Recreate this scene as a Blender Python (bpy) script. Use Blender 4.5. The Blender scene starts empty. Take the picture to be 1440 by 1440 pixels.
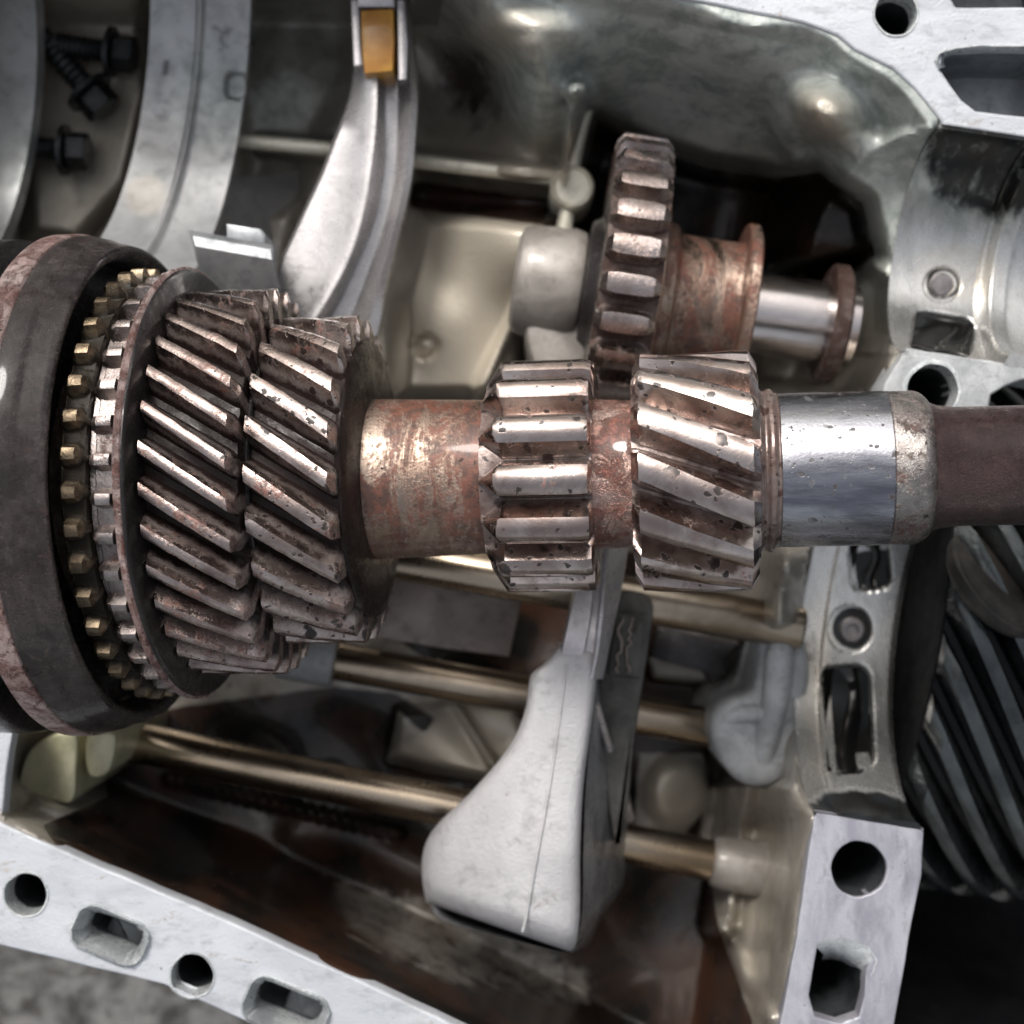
import bpy, bmesh, math, random
import numpy as np
from mathutils import Vector, Matrix
random.seed(7)
rng = np.random.RandomState(11)
R = math.radians
scene = bpy.context.scene
col = scene.collection

# ------------------------------------------------------------------ camera, world, sun, exposure
# one Blender unit is one centimetre; the joint face of the casing is z = 0
scene.unit_settings.scale_length = 0.01
DC = 20.0                                   # camera height over the joint face
cam_d = bpy.data.cameras.new("camera"); cam = bpy.data.objects.new("camera", cam_d); col.objects.link(cam)
cam.location = (0, 0, DC); cam.rotation_euler = (0, 0, 0)
cam_d.sensor_width = 36; cam_d.lens = 50; cam_d.clip_start = 0.1; cam_d.clip_end = 5000
cam_d.dof.use_dof = True; cam_d.dof.focus_distance = 17.6; cam_d.dof.aperture_fstop = 0.20
scene.camera = cam
SUN_EL, SUN_AZ = 46, -20                    # azimuth from +y, towards +x
world = bpy.data.worlds.new("World"); scene.world = world; world.use_nodes = True
wn = world.node_tree; wn.nodes.clear()
sky = wn.nodes.new('ShaderNodeTexSky'); sky.sky_type = 'NISHITA'; sky.sun_disc = False
sky.sun_elevation = R(SUN_EL); sky.sun_rotation = R(SUN_AZ)
sky.air_density = 1.6; sky.dust_density = 6.0; sky.ozone_density = 1.5
hs = wn.nodes.new('ShaderNodeHueSaturation'); hs.inputs['Saturation'].default_value = 0.35
bg = wn.nodes.new('ShaderNodeBackground'); bg.inputs['Strength'].default_value = 0.085
wo = wn.nodes.new('ShaderNodeOutputWorld')
wn.links.new(sky.outputs[0], hs.inputs['Color']); wn.links.new(hs.outputs[0], bg.inputs['Color']); wn.links.new(bg.outputs[0], wo.inputs[0])
sl = bpy.data.lights.new("sun", 'SUN'); sl.energy = 1.5; sl.angle = R(16); sl.color = (1.0, 0.975, 0.94)
sun = bpy.data.objects.new("sun", sl); col.objects.link(sun)
sdir = Vector((math.sin(R(SUN_AZ))*math.cos(R(SUN_EL)), math.cos(R(SUN_AZ))*math.cos(R(SUN_EL)), math.sin(R(SUN_EL))))
sun.rotation_euler = sdir.to_track_quat('Z', 'Y').to_euler()
scene.view_settings.view_transform = 'Standard'; scene.view_settings.look = 'None'
scene.view_settings.exposure = 0.95; scene.view_settings.gamma = 1.0

# ------------------------------------------------------------------ geometry helpers
def P(px, py, z=0.0):
    s = (DC - z)/DC
    return Vector(((px-720)/100*s, (720-py)/100*s, z))
def PX(x, y, z):
    s = (DC - z)/DC
    return x/s*100+720, 720-y/s*100

def empty(name, loc=(0, 0, 0)):
    o = bpy.data.objects.new(name, None); o.location = loc; o.empty_display_size = 0.3; col.objects.link(o); return o
def tag(o, label=None, cat=None, group=None, kind=None):
    if label: o['label'] = label
    if cat: o['category'] = cat
    if group: o['group'] = group
    if kind: o['kind'] = kind
    return o
def link_mesh(name, me, mat, parent=None, smooth=35):
    me.materials.clear(); me.materials.append(mat)
    if smooth:
        me.shade_smooth()
        try: me.set_sharp_from_angle(angle=R(smooth))
        except Exception: pass
    o = bpy.data.objects.new(name, me); col.objects.link(o)
    if parent:
        o.parent = parent
        o.matrix_parent_inverse = Matrix.Translation(-Vector(root_loc(parent)))
    return o
def root_loc(p):
    v = Vector((0, 0, 0))
    while p: v = v + Vector(p.location); p = p.parent
    return v
def mesh(name, verts, faces, mat, parent=None, smooth=35, M=None, recalc=True):
    me = bpy.data.meshes.new(name)
    vs = [tuple((M @ Vector(v)) if M is not None else v) for v in verts]
    me.from_pydata(vs, [], faces); 
    if recalc:
        bm = bmesh.new(); bm.from_mesh(me); bmesh.ops.recalc_face_normals(bm, faces=bm.faces); bm.to_mesh(me); bm.free()
    me.update()
    return link_mesh(name, me, mat, parent, smooth)
def frame(origin, xdir, zhint=(0, 0, 1)):
    x = Vector(xdir).normalized(); y = Vector(zhint).cross(x).normalized(); z = x.cross(y)
    m = Matrix((x, y, z)).transposed().to_4x4(); m.translation = Vector(origin); return m
def lathe_geo(profile, seg=96, closed=False, wob=0.0):
    v, f = [], []
    for i, (u, r) in enumerate(profile):
        for k in range(seg):
            a = 2*math.pi*k/seg
            rr = r + (wob*(math.sin(a*5+i)*.5+math.sin(a*11+2*i)*.5) if wob else 0)
            v.append((u, rr*math.cos(a), rr*math.sin(a)))
    n = len(profile)
    for i in range(n-1 if not closed else n):
        j = (i+1) % n
        for k in range(seg):
            l = (k+1) % seg
            f.append((i*seg+k, i*seg+l, j*seg+l, j*seg+k))
    if not closed:
        f.append(tuple(range(seg))[::-1]); f.append(tuple(range((n-1)*seg, n*seg)))
    return v, f
def lathe(name, profile, mat, parent, M, seg=96, closed=False, smooth=35, wob=0.0):
    v, f = lathe_geo(profile, seg, closed, wob)
    return mesh(name, v, f, mat, parent, smooth, M)
def rounded(profile, r=0.03):
    """small two point chamfer on every inner corner of a lathe profile"""
    out = [profile[0]]
    for a, b, c in zip(profile, profile[1:], profile[2:]):
        for p in (a, c):
            d = math.hypot(p[0]-b[0], p[1]-b[1]); t = min(r, d*.4)/max(d, 1e-6)
            out.append((b[0]+(p[0]-b[0])*t, b[1]+(p[1]-b[1])*t))
    out.append(profile[-1]); return out

def gear(name, n, rr, rt, slices, mat, parent, M, top=.30, base=.62, phase=0.0, jit=0.006, bore=0.3, lean=0.0, crown=0.0):
    """slices: (u, twist, tip scale 0..1 between root and tip, width scale)"""
    ring = []; wear_shades = []
    for (u, tw, ts, ws) in slices:
        tip = rr + (rt-rr)*ts; h = tip-rr
        loop = []
        for k in range(n):
            c = 2*math.pi*k/n + phase + tw; p = 2*math.pi/n
            bt, tt = base*ws/2, top*ws/2
            wl = [0, 0, .12, .40, .75, 1, 1, 1, 1, 1, .75, .40, .12, 0]; wear_shades.extend([w*min(1, ts*1.2) for w in wl])  # low at the root, where gap shade is painted; high on rubbed tips
            pts = [(-.5, rr), (-bt-.02, rr+.0*h), (-bt+.03, rr+.09*h), (-(bt*.62+tt*.38)-.0, rr+.36*h), (-(bt*.30+tt*.70), rr+.68*h), (-tt-.01, tip-.04*h), (-tt*.6, tip+crown*.7),
                   (0, tip+.005+crown), (tt*.6, tip+crown*.7), (tt+.01, tip-.04*h), ((bt*.30+tt*.70), rr+.68*h), ((bt*.62+tt*.38), rr+.36*h), (bt-.03, rr+.09*h), (bt+.02, rr)]
            for (a, r) in pts:
                ang = c + (a + lean*(r-rr))*p
                loop.append((u + random.uniform(-jit, jit), (r+random.uniform(-jit, jit))*math.cos(ang), (r+random.uniform(-jit, jit))*math.sin(ang)))
        ring.append(loop)
    m = len(ring[0]); v = [p for l in ring for p in l]; f = []
    for i in range(len(ring)-1):
        for k in range(m):
            l = (k+1) % m; f.append((i*m+k, i*m+l, (i+1)*m+l, (i+1)*m+k))
    for (i, u) in ((0, slices[0][0]), (len(ring)-1, slices[-1][0])):       # end faces as fans to a bore circle
        b0 = len(v)
        for k in range(m):
            y, z = ring[i][k][1], ring[i][k][2]; a = math.atan2(z, y); v.append((u, bore*math.cos(a), bore*math.sin(a)))
        for k in range(m):
            l = (k+1) % m; q = (i*m+k, i*m+l, b0+l, b0+k); f.append(q)
    o = mesh(name, v, f, mat, parent, 32, M)
    at = o.data.attributes.new('wear_shade', 'FLOAT', 'POINT'); at.data.foreach_set('value', wear_shades+[0.0]*(len(o.data.vertices)-len(wear_shades)))
    return o

def plate(name, outer, holes, z, thick, mat, parent, bevel=0.03, jit=0.006, edge=0.25):
    """flat plate with holes, outlines in photo pixels at height z, filled and extruded downwards"""
    cu = bpy.data.curves.new(name, 'CURVE'); cu.dimensions = '2D'; cu.fill_mode = 'BOTH'
    cu.extrude = thick/2-bevel; cu.bevel_depth = bevel; cu.bevel_resolution = 2; cu.offset = -bevel
    for pl in [outer]+holes:
        pts = [P(x, y, z) for (x, y) in pl]; q = []
        for a, b in zip(pts, pts[1:]+pts[:1]):
            k = max(1, int((b-a).length/edge))
            for i in range(k): q.append(a.lerp(b, i/k))
        sp = cu.splines.new('POLY'); sp.points.add(len(q)-1); sp.use_cyclic_u = True
        for i, c in enumerate(q):
            sp.points[i].co = (c.x+random.uniform(-jit, jit), c.y+random.uniform(-jit, jit), 0, 1)
    ob = bpy.data.objects.new(name, cu); col.objects.link(ob)
    dg = bpy.context.evaluated_depsgraph_get(); me = bpy.data.meshes.new_from_object(ob.evaluated_get(dg))
    bpy.data.objects.remove(ob)
    me.transform(Matrix.Translation((0, 0, z-thick/2)))
    return link_mesh(name, me, mat, parent, 40)
def circ(cx, cy, r, n=40, ry=None, rot=0, wob=0.0):
    ry = ry or r; o = []
    for i in range(n):
        a = 2*math.pi*i/n; w = 1+wob*(math.sin(3*a+cx)+.6*math.sin(7*a+cy))
        x, y = r*w*math.cos(a), ry*w*math.sin(a)
        o.append((cx+x*math.cos(R(rot))-y*math.sin(R(rot)), cy+x*math.sin(R(rot))+y*math.cos(R(rot))))
    return o
def rrect(cx, cy, w, h, r, rot=0, wob=0.0, n=8):
    o = []
    for sx, sy, a0 in ((1, 1, 0), (-1, 1, 90), (-1, -1, 180), (1, -1, 270)):
        for i in range(n+1):
            a = R(a0+90*i/n); x = sx*(w/2-r)+r*math.cos(a)+random.uniform(-wob, wob); y = sy*(h/2-r)+r*math.sin(a)+random.uniform(-wob, wob)
            o.append((cx+x*math.cos(R(rot))-y*math.sin(R(rot)), cy+x*math.sin(R(rot))+y*math.cos(R(rot))))
    return o
def catmull(pts, n, closed=True):
    o = []; m = len(pts)
    for i in range(m if closed else m-1):
        g = lambda k: np.array(pts[k % m] if closed else pts[min(max(k, 0), m-1)], float)
        p0, p1, p2, p3 = g(i-1), g(i), g(i+1), g(i+2)
        for j in range(n):
            t = j/n
            o.append(tuple(.5*((2*p1)+(-p0+p2)*t+(2*p0-5*p1+4*p2-p3)*t*t+(-p0+3*p1-3*p2+p3)*t**3)))
    if not closed: o.append(tuple(float(c) for c in pts[-1]))
    return o
def loft(name, loops, mat, parent, smooth=35, caps=(True, True), closed=True):
    """loops: lists of world points with the same count"""
    m = len(loops[0]); v = [tuple(p) for l in loops for p in l]; f = []
    for i in range(len(loops)-1):
        for k in range(m if closed else m-1):
            l = (k+1) % m; f.append((i*m+k, i*m+l, (i+1)*m+l, (i+1)*m+k))
    if closed and caps[0]: f.append(tuple(range(m))[::-1])
    if closed and caps[1]: f.append(tuple(range((len(loops)-1)*m, len(loops)*m)))
    return mesh(name, v, f, mat, parent, smooth)
def inset(pts, d):
    n = len(pts); o = []; area = sum(pts[i][0]*pts[(i+1) % n][1]-pts[(i+1) % n][0]*pts[i][1] for i in range(n)); s = 1 if area > 0 else -1
    for i in range(n):
        a, b = pts[i-1], pts[(i+1) % n]; tx, ty = b[0]-a[0], b[1]-a[1]; L = math.hypot(tx, ty) or 1
        o.append((pts[i][0]-s*ty/L*d, pts[i][1]+s*tx/L*d))
    return o
def solid(name, outline, z1, z0, mat, parent, bev=4, smooth=40, outline0=None, cnt=None):
    """cast block: outline (px at z1, true width kept downwards) with rounded upper edge"""
    o0 = outline0 or None
    L = []
    def wp(pl, z, zref): return [Vector((P(x, y, zref).x, P(x, y, zref).y, z)) for x, y in pl]
    b = bev/100
    L.append(wp(inset(outline, bev), z1, z1)); L.append(wp(inset(outline, bev*.3), z1-b*.3, z1)); L.append(wp(outline, z1-b, z1))
    if o0: L.append(wp(o0, z0, z0))
    else: L.append(wp(outline, z0, z1))
    return loft(name, L, mat, parent, smooth)
def dup(root, loc=None, rot=None):
    def cp(o, par):
        c = o.copy(); col.objects.link(c); c.parent = par
        for ch in o.children: cp(ch, c)
        return c
    r = cp(root, None)
    if loc is not None: r.location = loc
    if rot is not None: r.rotation_euler = rot
    return r

# ------------------------------------------------------------------ materials
def mat(name, base, base2=None, metallic=1.0, rough=(.25, .5), rust=0.0, rustcol=(.16, .05, .025), rustcol2=(.05, .018, .012),
        pit=0.0, pitcol=(.02, .012, .010), scale=1.0, bump=.15, stretch=(1, 1, 1), coat=0.0, turned=0.0, wear_shade=None, vcol=False, drops=0.0, spec=.5, patch=.45):
    m = bpy.data.materials.new(name); m.use_nodes = True; nt = m.node_tree; nt.nodes.clear(); N = nt.nodes; Lk = nt.links
    def nd(t, **k):
        n = N.new(t)
        for a, b in k.items(): setattr(n, a, b)
        return n
    def val(sock, v):
        if hasattr(v, 'links'): Lk.new(v, sock)
        else: sock.default_value = v
    def noise(sc, det=4, rg=.6, st=(1, 1, 1), off=0, dist=0):
        mp = nd('ShaderNodeMapping'); mp.inputs['Scale'].default_value = st; mp.inputs['Location'].default_value = (off, off*.7, off*1.3); Lk.new(tc.outputs['Object'], mp.inputs[0])
        n = nd('ShaderNodeTexNoise'); n.inputs['Scale'].default_value = sc; n.inputs['Detail'].default_value = det; n.inputs['Roughness'].default_value = rg; n.inputs['Distortion'].default_value = dist
        Lk.new(mp.outputs[0], n.inputs['Vector']); return n.outputs['Fac']
    def ramp(x, a, b, ya=0., yb=1.):
        r = nd('ShaderNodeMapRange', interpolation_type='SMOOTHSTEP'); Lk.new(x, r.inputs[0])
        r.inputs[1].default_value = a; r.inputs[2].default_value = b; r.inputs[3].default_value = ya; r.inputs[4].default_value = yb; return r.outputs[0]
    def mix(f, a, b):
        x = nd('ShaderNodeMix', data_type='RGBA'); val(x.inputs[0], f)
        for s, c in ((6, a), (7, b)):
            if hasattr(c, 'links'): Lk.new(c, x.inputs[s])
            else: x.inputs[s].default_value = (*c, 1)
        return x.outputs[2]
    def mth(op, a, b):
        x = nd('ShaderNodeMath', operation=op); val(x.inputs[0], a); val(x.inputs[1], b); return x.outputs[0]
    tc = nd('ShaderNodeTexCoord')
    bs = nd('ShaderNodeBsdfPrincipled'); out = nd('ShaderNodeOutputMaterial'); Lk.new(bs.outputs[0], out.inputs[0])
    base2 = base2 or tuple(c*.6 for c in base)
    big = noise(.9*scale, 5, .62, stretch, 3, .4); mid = noise(3.2*scale, 6, .68, stretch, 9, .3); fine = noise(17*scale, 5, .7, (1, 1, 1), 1)
    c = mix(ramp(big, .38, .64), base, base2)
    c = mix(ramp(mid, .5, .72, 0, .55), c, tuple(x*.55 for x in base2))
    rg = ramp(mid, .35, .7, rough[0], rough[1]); met = metallic
    h = mth('MULTIPLY', fine, .25*bump)
    if turned:
        t = noise(1, 3, .6, (38, .5, .5), 4); h = mth('ADD', h, mth('MULTIPLY', t, turned)); c = mix(ramp(t, .45, .75, 0, .35), c, tuple(x*.5 for x in base2))
    if rust > 0:
        rn = mth('ADD', mth('MULTIPLY', noise(1.5*scale, 7, .7, stretch, 21, .8), .7), mth('MULTIPLY', fine, .3))
        t = .68-.36*rust; f = ramp(rn, t-.04, t+.07)
        rc = mix(ramp(noise(5*scale, 5, .7, (1, 1, 1), 33), .4, .62), rustcol, rustcol2)
        c = mix(mth('MULTIPLY', f, .92), c, rc); rg = mth('ADD', rg, mth('MULTIPLY', f, .16)); met = mth('SUBTRACT', metallic, mth('MULTIPLY', f, metallic*.75)); h = mth('ADD', h, mth('MULTIPLY', f, .12*bump))
    if pit > 0:
        mp = nd('ShaderNodeMapping'); Lk.new(tc.outputs['Object'], mp.inputs[0]); nn = nd('ShaderNodeTexNoise'); nn.inputs['Scale'].default_value = 4*scale; nn.inputs['Detail'].default_value = 3; Lk.new(tc.outputs['Object'], nn.inputs['Vector'])
        vm = nd('ShaderNodeVectorMath', operation='MULTIPLY_ADD'); Lk.new(nn.outputs['Color'], vm.inputs[0]); vm.inputs[1].default_value = (.28/scale,)*3; Lk.new(mp.outputs[0], vm.inputs[2])
        def spots(sc, rad):
            v = nd('ShaderNodeTexVoronoi'); v.inputs['Scale'].default_value = sc; v.inputs['Randomness'].default_value = 1; Lk.new(vm.outputs[0], v.inputs['Vector'])
            sp = nd('ShaderNodeSeparateColor'); Lk.new(v.outputs['Color'], sp.inputs[0]); lim = mth('MULTIPLY', sp.outputs[0], rad)
            return ramp(mth('ADD', mth('SUBTRACT', lim, v.outputs['Distance']), mth('MULTIPLY', mth('SUBTRACT', fine, .5), .35)), 0, .09)
        gate = ramp(noise(1.3*scale, 3, .5, (1, 1, 1), 61), patch-.06, patch+.08, .12, 1.); t = .70-.16*pit
        f = mth('MULTIPLY', mth('MAXIMUM', mth('MAXIMUM', spots(2.6*scale, .38*pit), spots(6.5*scale, .40*pit)), 0.), gate)
        c = mix(f, c, pitcol); rg = mth('ADD', rg, mth('MULTIPLY', f, .2)); h = mth('SUBTRACT', h, mth('MULTIPLY', f, .22*bump))
        if hasattr(met, 'links'): met = mth('MULTIPLY', met, mth('SUBTRACT', 1., mth('MULTIPLY', f, .8)))
        else: met = mth('SUBTRACT', met, mth('MULTIPLY', f, met*.8))
    if drops > 0:
        v = nd('ShaderNodeTexVoronoi'); v.inputs['Scale'].default_value = 9*scale; Lk.new(tc.outputs['Object'], v.inputs['Vector'])
        f = ramp(v.outputs['Distance'], .22, .0); h = mth('ADD', h, mth('MULTIPLY', f, drops)); 
    if wear_shade:
        at = nd('ShaderNodeAttribute', attribute_name='wear_shade'); w = mth('ADD', at.outputs['Fac'], mth('MULTIPLY', mth('SUBTRACT', mid, .5), .9))
        f = ramp(w, wear_shade[0], wear_shade[1], 1., 0.); c = mix(f, c, wear_shade[2]); met = mth('MULTIPLY', met, mth('SUBTRACT', 1., mth('MULTIPLY', f, .95))); spf = mth('SUBTRACT', spec, mth('MULTIPLY', f, spec*.75)); cof = mth('SUBTRACT', coat, mth('MULTIPLY', f, coat*.8)); val(bs.inputs['Specular IOR Level'], spf); val(bs.inputs['Coat Weight'], cof)  # tooth gaps painted towards black as shade, with grime; rubbed tips stay bright
    if vcol:
        at = nd('ShaderNodeAttribute', attribute_name='oil'); sp = nd('ShaderNodeSeparateColor'); Lk.new(at.outputs['Color'], sp.inputs[0])
        edge = mth('ADD', sp.outputs[0], mth('MULTIPLY', mth('SUBTRACT', mid, .5), .5)); f = ramp(edge, .38, .62)
        oc = mix(ramp(big, .4, .6), (.009, .008, .007), vcol); c2 = mix(sp.outputs[1], c, (.66, .59, .48))
        c2 = mix(mth('MULTIPLY', sp.outputs[2], .9), c2, mix(ramp(mth('ADD', mth('MULTIPLY', mid, .6), mth('MULTIPLY', big, .4)), .40, .60), (.44, .47, .445), (.22, .255, .24)))
        c = mix(f, c2, oc); val(bs.inputs['Specular IOR Level'], mth('SUBTRACT', spec, mth('MULTIPLY', f, spec*.5))); rg = mth('SUBTRACT', rg, mth('MULTIPLY', f, rough[0]*.55)); bs.inputs['Coat Roughness'].default_value = .08; met = mth('MULTIPLY', mth('MULTIPLY', met, mth('SUBTRACT', 1., f)), mth('SUBTRACT', 1., mth('MULTIPLY', sp.outputs[2], .6)))
    val(bs.inputs['Base Color'], c); val(bs.inputs['Roughness'], rg); val(bs.inputs['Metallic'], met)
    if not (wear_shade or vcol): bs.inputs['Specular IOR Level'].default_value = spec
    if not wear_shade: bs.inputs['Coat Weight'].default_value = coat
    bs.inputs['Coat Roughness'].default_value = .08
    b = nd('ShaderNodeBump'); b.inputs['Strength'].default_value = .9; b.inputs['Distance'].default_value = .25; Lk.new(h, b.inputs['Height']); Lk.new(b.outputs[0], bs.inputs['Normal'])
    return m

M_gear_dark = mat('oiled_gear_steel', (.44, .36, .33), (.22, .16, .145), rough=(.2, .36), rust=.36, rustcol=(.20, .085, .06), rustcol2=(.045, .022, .018), pit=.6, scale=1.5, bump=.08, coat=.4, wear_shade=(.22, .85, (.014, .009, .008)))
M_gear_pit = mat('pitted_gear_steel', (.50, .42, .39), (.28, .215, .19), rough=(.22, .42), rust=.32, rustcol=(.22, .085, .06), pit=1.1, scale=1.5, bump=.08, coat=.35, patch=.38, wear_shade=(.15, .80, (.020, .013, .012)))
M_gear_bright = mat('bright_gear_steel', (.52, .44, .405), (.30, .225, .20), rough=(.15, .30), rust=.20, rustcol=(.30, .12, .09), rustcol2=(.10, .04, .03), pit=1.0, scale=1.3, bump=.05, coat=.7, patch=.40, wear_shade=(-.25, .40, (.055, .03, .025)))
M_gear_idler = mat('idler_gear_steel', (.40, .34, .32), (.22, .17, .15), rough=(.2, .36), rust=.30, rustcol=(.17, .07, .045), pit=.4, scale=1.2, bump=.1, coat=.3, wear_shade=(-.1, .6, (.05, .03, .025)))
M_barrel = mat('rust_stained_steel', (.43, .33, .265), (.24, .16, .12), rough=(.26, .42), rust=.58, rustcol=(.15, .050, .030), rustcol2=(.055, .024, .018), pit=.45, scale=1.0, bump=.12, turned=.018, stretch=(1.7, .5, .5), coat=.25)
M_journal = mat('polished_journal_steel', (.36, .36, .385), (.18, .18, .205), rough=(.20, .34), rust=.02, pit=1.0, pitcol=(.06, .05, .05), scale=1.5, bump=.06, stretch=(.35, 2.2, 2.2), coat=.2, patch=.5)
M_rustend = mat('blotchy_rusted_steel', (.36, .33, .31), (.22, .19, .18), rough=(.20, .36), rust=.36, rustcol=(.12, .055, .04), rustcol2=(.04, .018, .015), pit=.6, scale=2.0, bump=.2)
M_shaft = mat('brown_rusted_shaft', (.075, .042, .040), (.045, .024, .023), metallic=.35, rough=(.24, .42), rust=.3, rustcol=(.09, .035, .028), rustcol2=(.03, .013, .012), scale=2.4, bump=1.3, turned=.02, drops=.05, coat=.3)
M_sleeve = mat('scuffed_sleeve_steel', (.075, .062, .060), (.034, .028, .028), metallic=.85, rough=(.22, .38), rust=.3, rustcol=(.10, .055, .05), rustcol2=(.05, .03, .028), scale=2.6, bump=.6, pit=.5, pitcol=(.02, .015, .015), coat=.35, turned=.012)
M_black = mat('black_oiled_steel', (.035, .030, .030), (.018, .015, .015), metallic=.5, rough=(.22, .4), rust=.1, scale=1.5, bump=.2, coat=.3)
M_rim = mat('rubbed_rim_steel', (.58, .46, .44), (.34, .22, .20), metallic=.9, rough=(.28, .46), rust=.46, rustcol=(.19, .075, .06), scale=3.2, bump=.6, pit=.5)
M_brass = mat('dull_brass', (.24, .185, .125), (.11, .085, .06), rough=(.25, .42), rust=.3, rustcol=(.05, .035, .02), scale=2.2, bump=.12, wear_shade=(.2, .8, (.02, .016, .012)))
M_brass_dark = mat('tarnished_brass', (.10, .08, .055), (.05, .04, .03), rough=(.25, .4), scale=2, bump=.1)
M_neck = mat('reddish_wet_neck', (.55, .42, .37), (.36, .20, .16), rough=(.15, .3), rust=.5, rustcol=(.24, .075, .05), rustcol2=(.08, .025, .018), scale=1.6, bump=.4, coat=.6)
M_dog = mat('dog_tooth_steel', (.42, .37, .35), (.26, .22, .21), rough=(.25, .42), rust=.25, scale=2.0, bump=.12)
M_rail = mat('bronze_tinted_rail', (.46, .38, .29), (.30, .235, .17), rough=(.24, .36), scale=.5, stretch=(.3, .3, .3), bump=.0)
M_pin = mat('polished_pin_steel', (.66, .60, .57), (.48, .42, .40), rough=(.16, .28), rust=.08, scale=1.2, stretch=(.3, 1, 1), bump=.04)
M_flange = mat('machined_aluminium', (.49, .505, .535), (.41, .425, .455), metallic=.12, rough=(.36, .58), rust=.20, rustcol=(.44, .36, .28), rustcol2=(.36, .30, .25), scale=1.3, stretch=(.5, 1.2, 1), bump=.22, pit=.3, pitcol=(.14, .13, .13))
M_web = mat('scratched_aluminium', (.45, .445, .485), (.30, .295, .335), metallic=.5, rough=(.34, .52), rust=.14, rustcol=(.20, .17, .15), rustcol2=(.14, .12, .11), scale=2.2, stretch=(1, .35, 1), bump=.16, pit=.35, pitcol=(.12, .11, .12))
M_bosscast = mat('rough_cast_aluminium', (.56, .57, .58), (.40, .41, .42), metallic=.5, rough=(.35, .5), scale=2.5, bump=.45, rust=.1, rustcol=(.22, .21, .19), rustcol2=(.14, .13, .12))
M_saddle = mat('bored_saddle_aluminium', (.64, .63, .61), (.44, .435, .42), metallic=.85, rough=(.22, .36), rust=.12, rustcol=(.30, .22, .14), rustcol2=(.13, .11, .09), scale=1.2, bump=.05, stretch=(1, .5, .5), vcol=(.016, .018, .02))
M_saddle2 = mat('white_saddle_aluminium', (.50, .50, .505), (.36, .365, .37), metallic=.6, rough=(.33, .46), rust=.10, rustcol=(.34, .32, .26), rustcol2=(.22, .2, .17), scale=1.1, bump=.06, vcol=(.03, .028, .025))
M_cast = mat('oil_filmed_cast_aluminium', (.36, .33, .29), (.25, .225, .19), metallic=.45, rough=(.28, .42), rust=.18, rustcol=(.24, .19, .12), rustcol2=(.13, .11, .08), scale=.9, bump=.22, vcol=(.038, .018, .011), coat=.35)
M_rib = mat('pale_cast_rib', (.74, .71, .60), (.58, .54, .44), metallic=.25, rough=(.28, .42), rust=.12, rustcol=(.28, .24, .15), scale=1.2, bump=.1, coat=.3)
M_bosswarm = mat('warm_cast_boss', (.30, .275, .25), (.20, .18, .16), metallic=.25, rough=(.42, .55), rust=.15, rustcol=(.22, .17, .11), scale=1.4, bump=.12, coat=.25)
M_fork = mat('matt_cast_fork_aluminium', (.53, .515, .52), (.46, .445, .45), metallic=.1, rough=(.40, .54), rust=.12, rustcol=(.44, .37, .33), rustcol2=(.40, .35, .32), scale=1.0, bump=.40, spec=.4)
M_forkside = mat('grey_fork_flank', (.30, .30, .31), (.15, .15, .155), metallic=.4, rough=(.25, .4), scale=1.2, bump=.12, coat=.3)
M_forkarm = mat('polished_fork_arm', (.66, .62, .63), (.46, .43, .43), metallic=.6, rough=(.26, .4), rust=.10, rustcol=(.16, .07, .05), scale=1.1, bump=.06)
M_fork2 = mat('satin_fork_aluminium', (.50, .48, .48), (.38, .365, .365), metallic=.75, rough=(.24, .38), rust=.06, rustcol=(.4, .3, .26), rustcol2=(.28, .22, .2), scale=.8, bump=.06)
M_pad = mat('amber_wear_pad', (.55, .30, .05), (.36, .15, .02), metallic=.0, rough=(.3, .45), rust=.2, rustcol=(.35, .08, .01), rustcol2=(.25, .06, .01), scale=1.4, bump=.1, coat=.4)
M_tab = mat('grey_steel_tab', (.33, .34, .35), (.22, .23, .24), metallic=.6, rough=(.38, .5), scale=1.5, bump=.08)
M_bracket = mat('dark_cast_bracket', (.10, .095, .085), (.05, .047, .042), metallic=.6, rough=(.28, .45), scale=1.6, bump=.35, coat=.3)
M_plate = mat('brown_grey_plate', (.24, .20, .175), (.15, .125, .11), metallic=.6, rough=(.3, .45), rust=.2, rustcol=(.14, .09, .05), scale=1.0, bump=.1)
M_wet = mat('wet_black_gear', (.06, .068, .07), (.012, .014, .015), metallic=.6, rough=(.10, .34), scale=1.0, bump=.25, coat=.9, rust=.15, rustcol=(.02, .02, .02), rustcol2=(.01, .01, .01), wear_shade=(.2, .9, (.004, .004, .004)))
M_oil = mat('black_oil', (.006, .006, .006), (.009, .008, .007), metallic=0, rough=(.04, .08), scale=.5, bump=.02)
M_bore = mat('shade_dark_bore', (.07, .075, .08), (.03, .033, .036), metallic=.4, rough=(.3, .45), scale=1.5, bump=.3, coat=.2)  # dark colour painted in for the shade down the holes
M_pocket = mat('oily_core_pocket', (.20, .215, .23), (.10, .11, .12), metallic=.4, rough=(.28, .42), scale=1.2, bump=.25, coat=.3)
M_ground = mat('wet_concrete', (.16, .155, .15), (.04, .038, .036), metallic=0, rough=(.12, .45), rust=.35, rustcol=(.06, .05, .045), rustcol2=(.03, .025, .022), scale=1.4, bump=.6, drops=.03)
M_bolt = mat('black_bolt_steel', (.05, .052, .055), (.025, .026, .028), metallic=.7, rough=(.25, .42), scale=2, bump=.15)
M_bolttip = mat('bare_bolt_end', (.62, .62, .60), (.4, .4, .4), metallic=.8, rough=(.3, .45), scale=2, bump=.1)
M_screw = mat('grey_screw', (.26, .24, .24), (.15, .14, .14), metallic=.7, rough=(.3, .45), scale=2, bump=.15)
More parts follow.
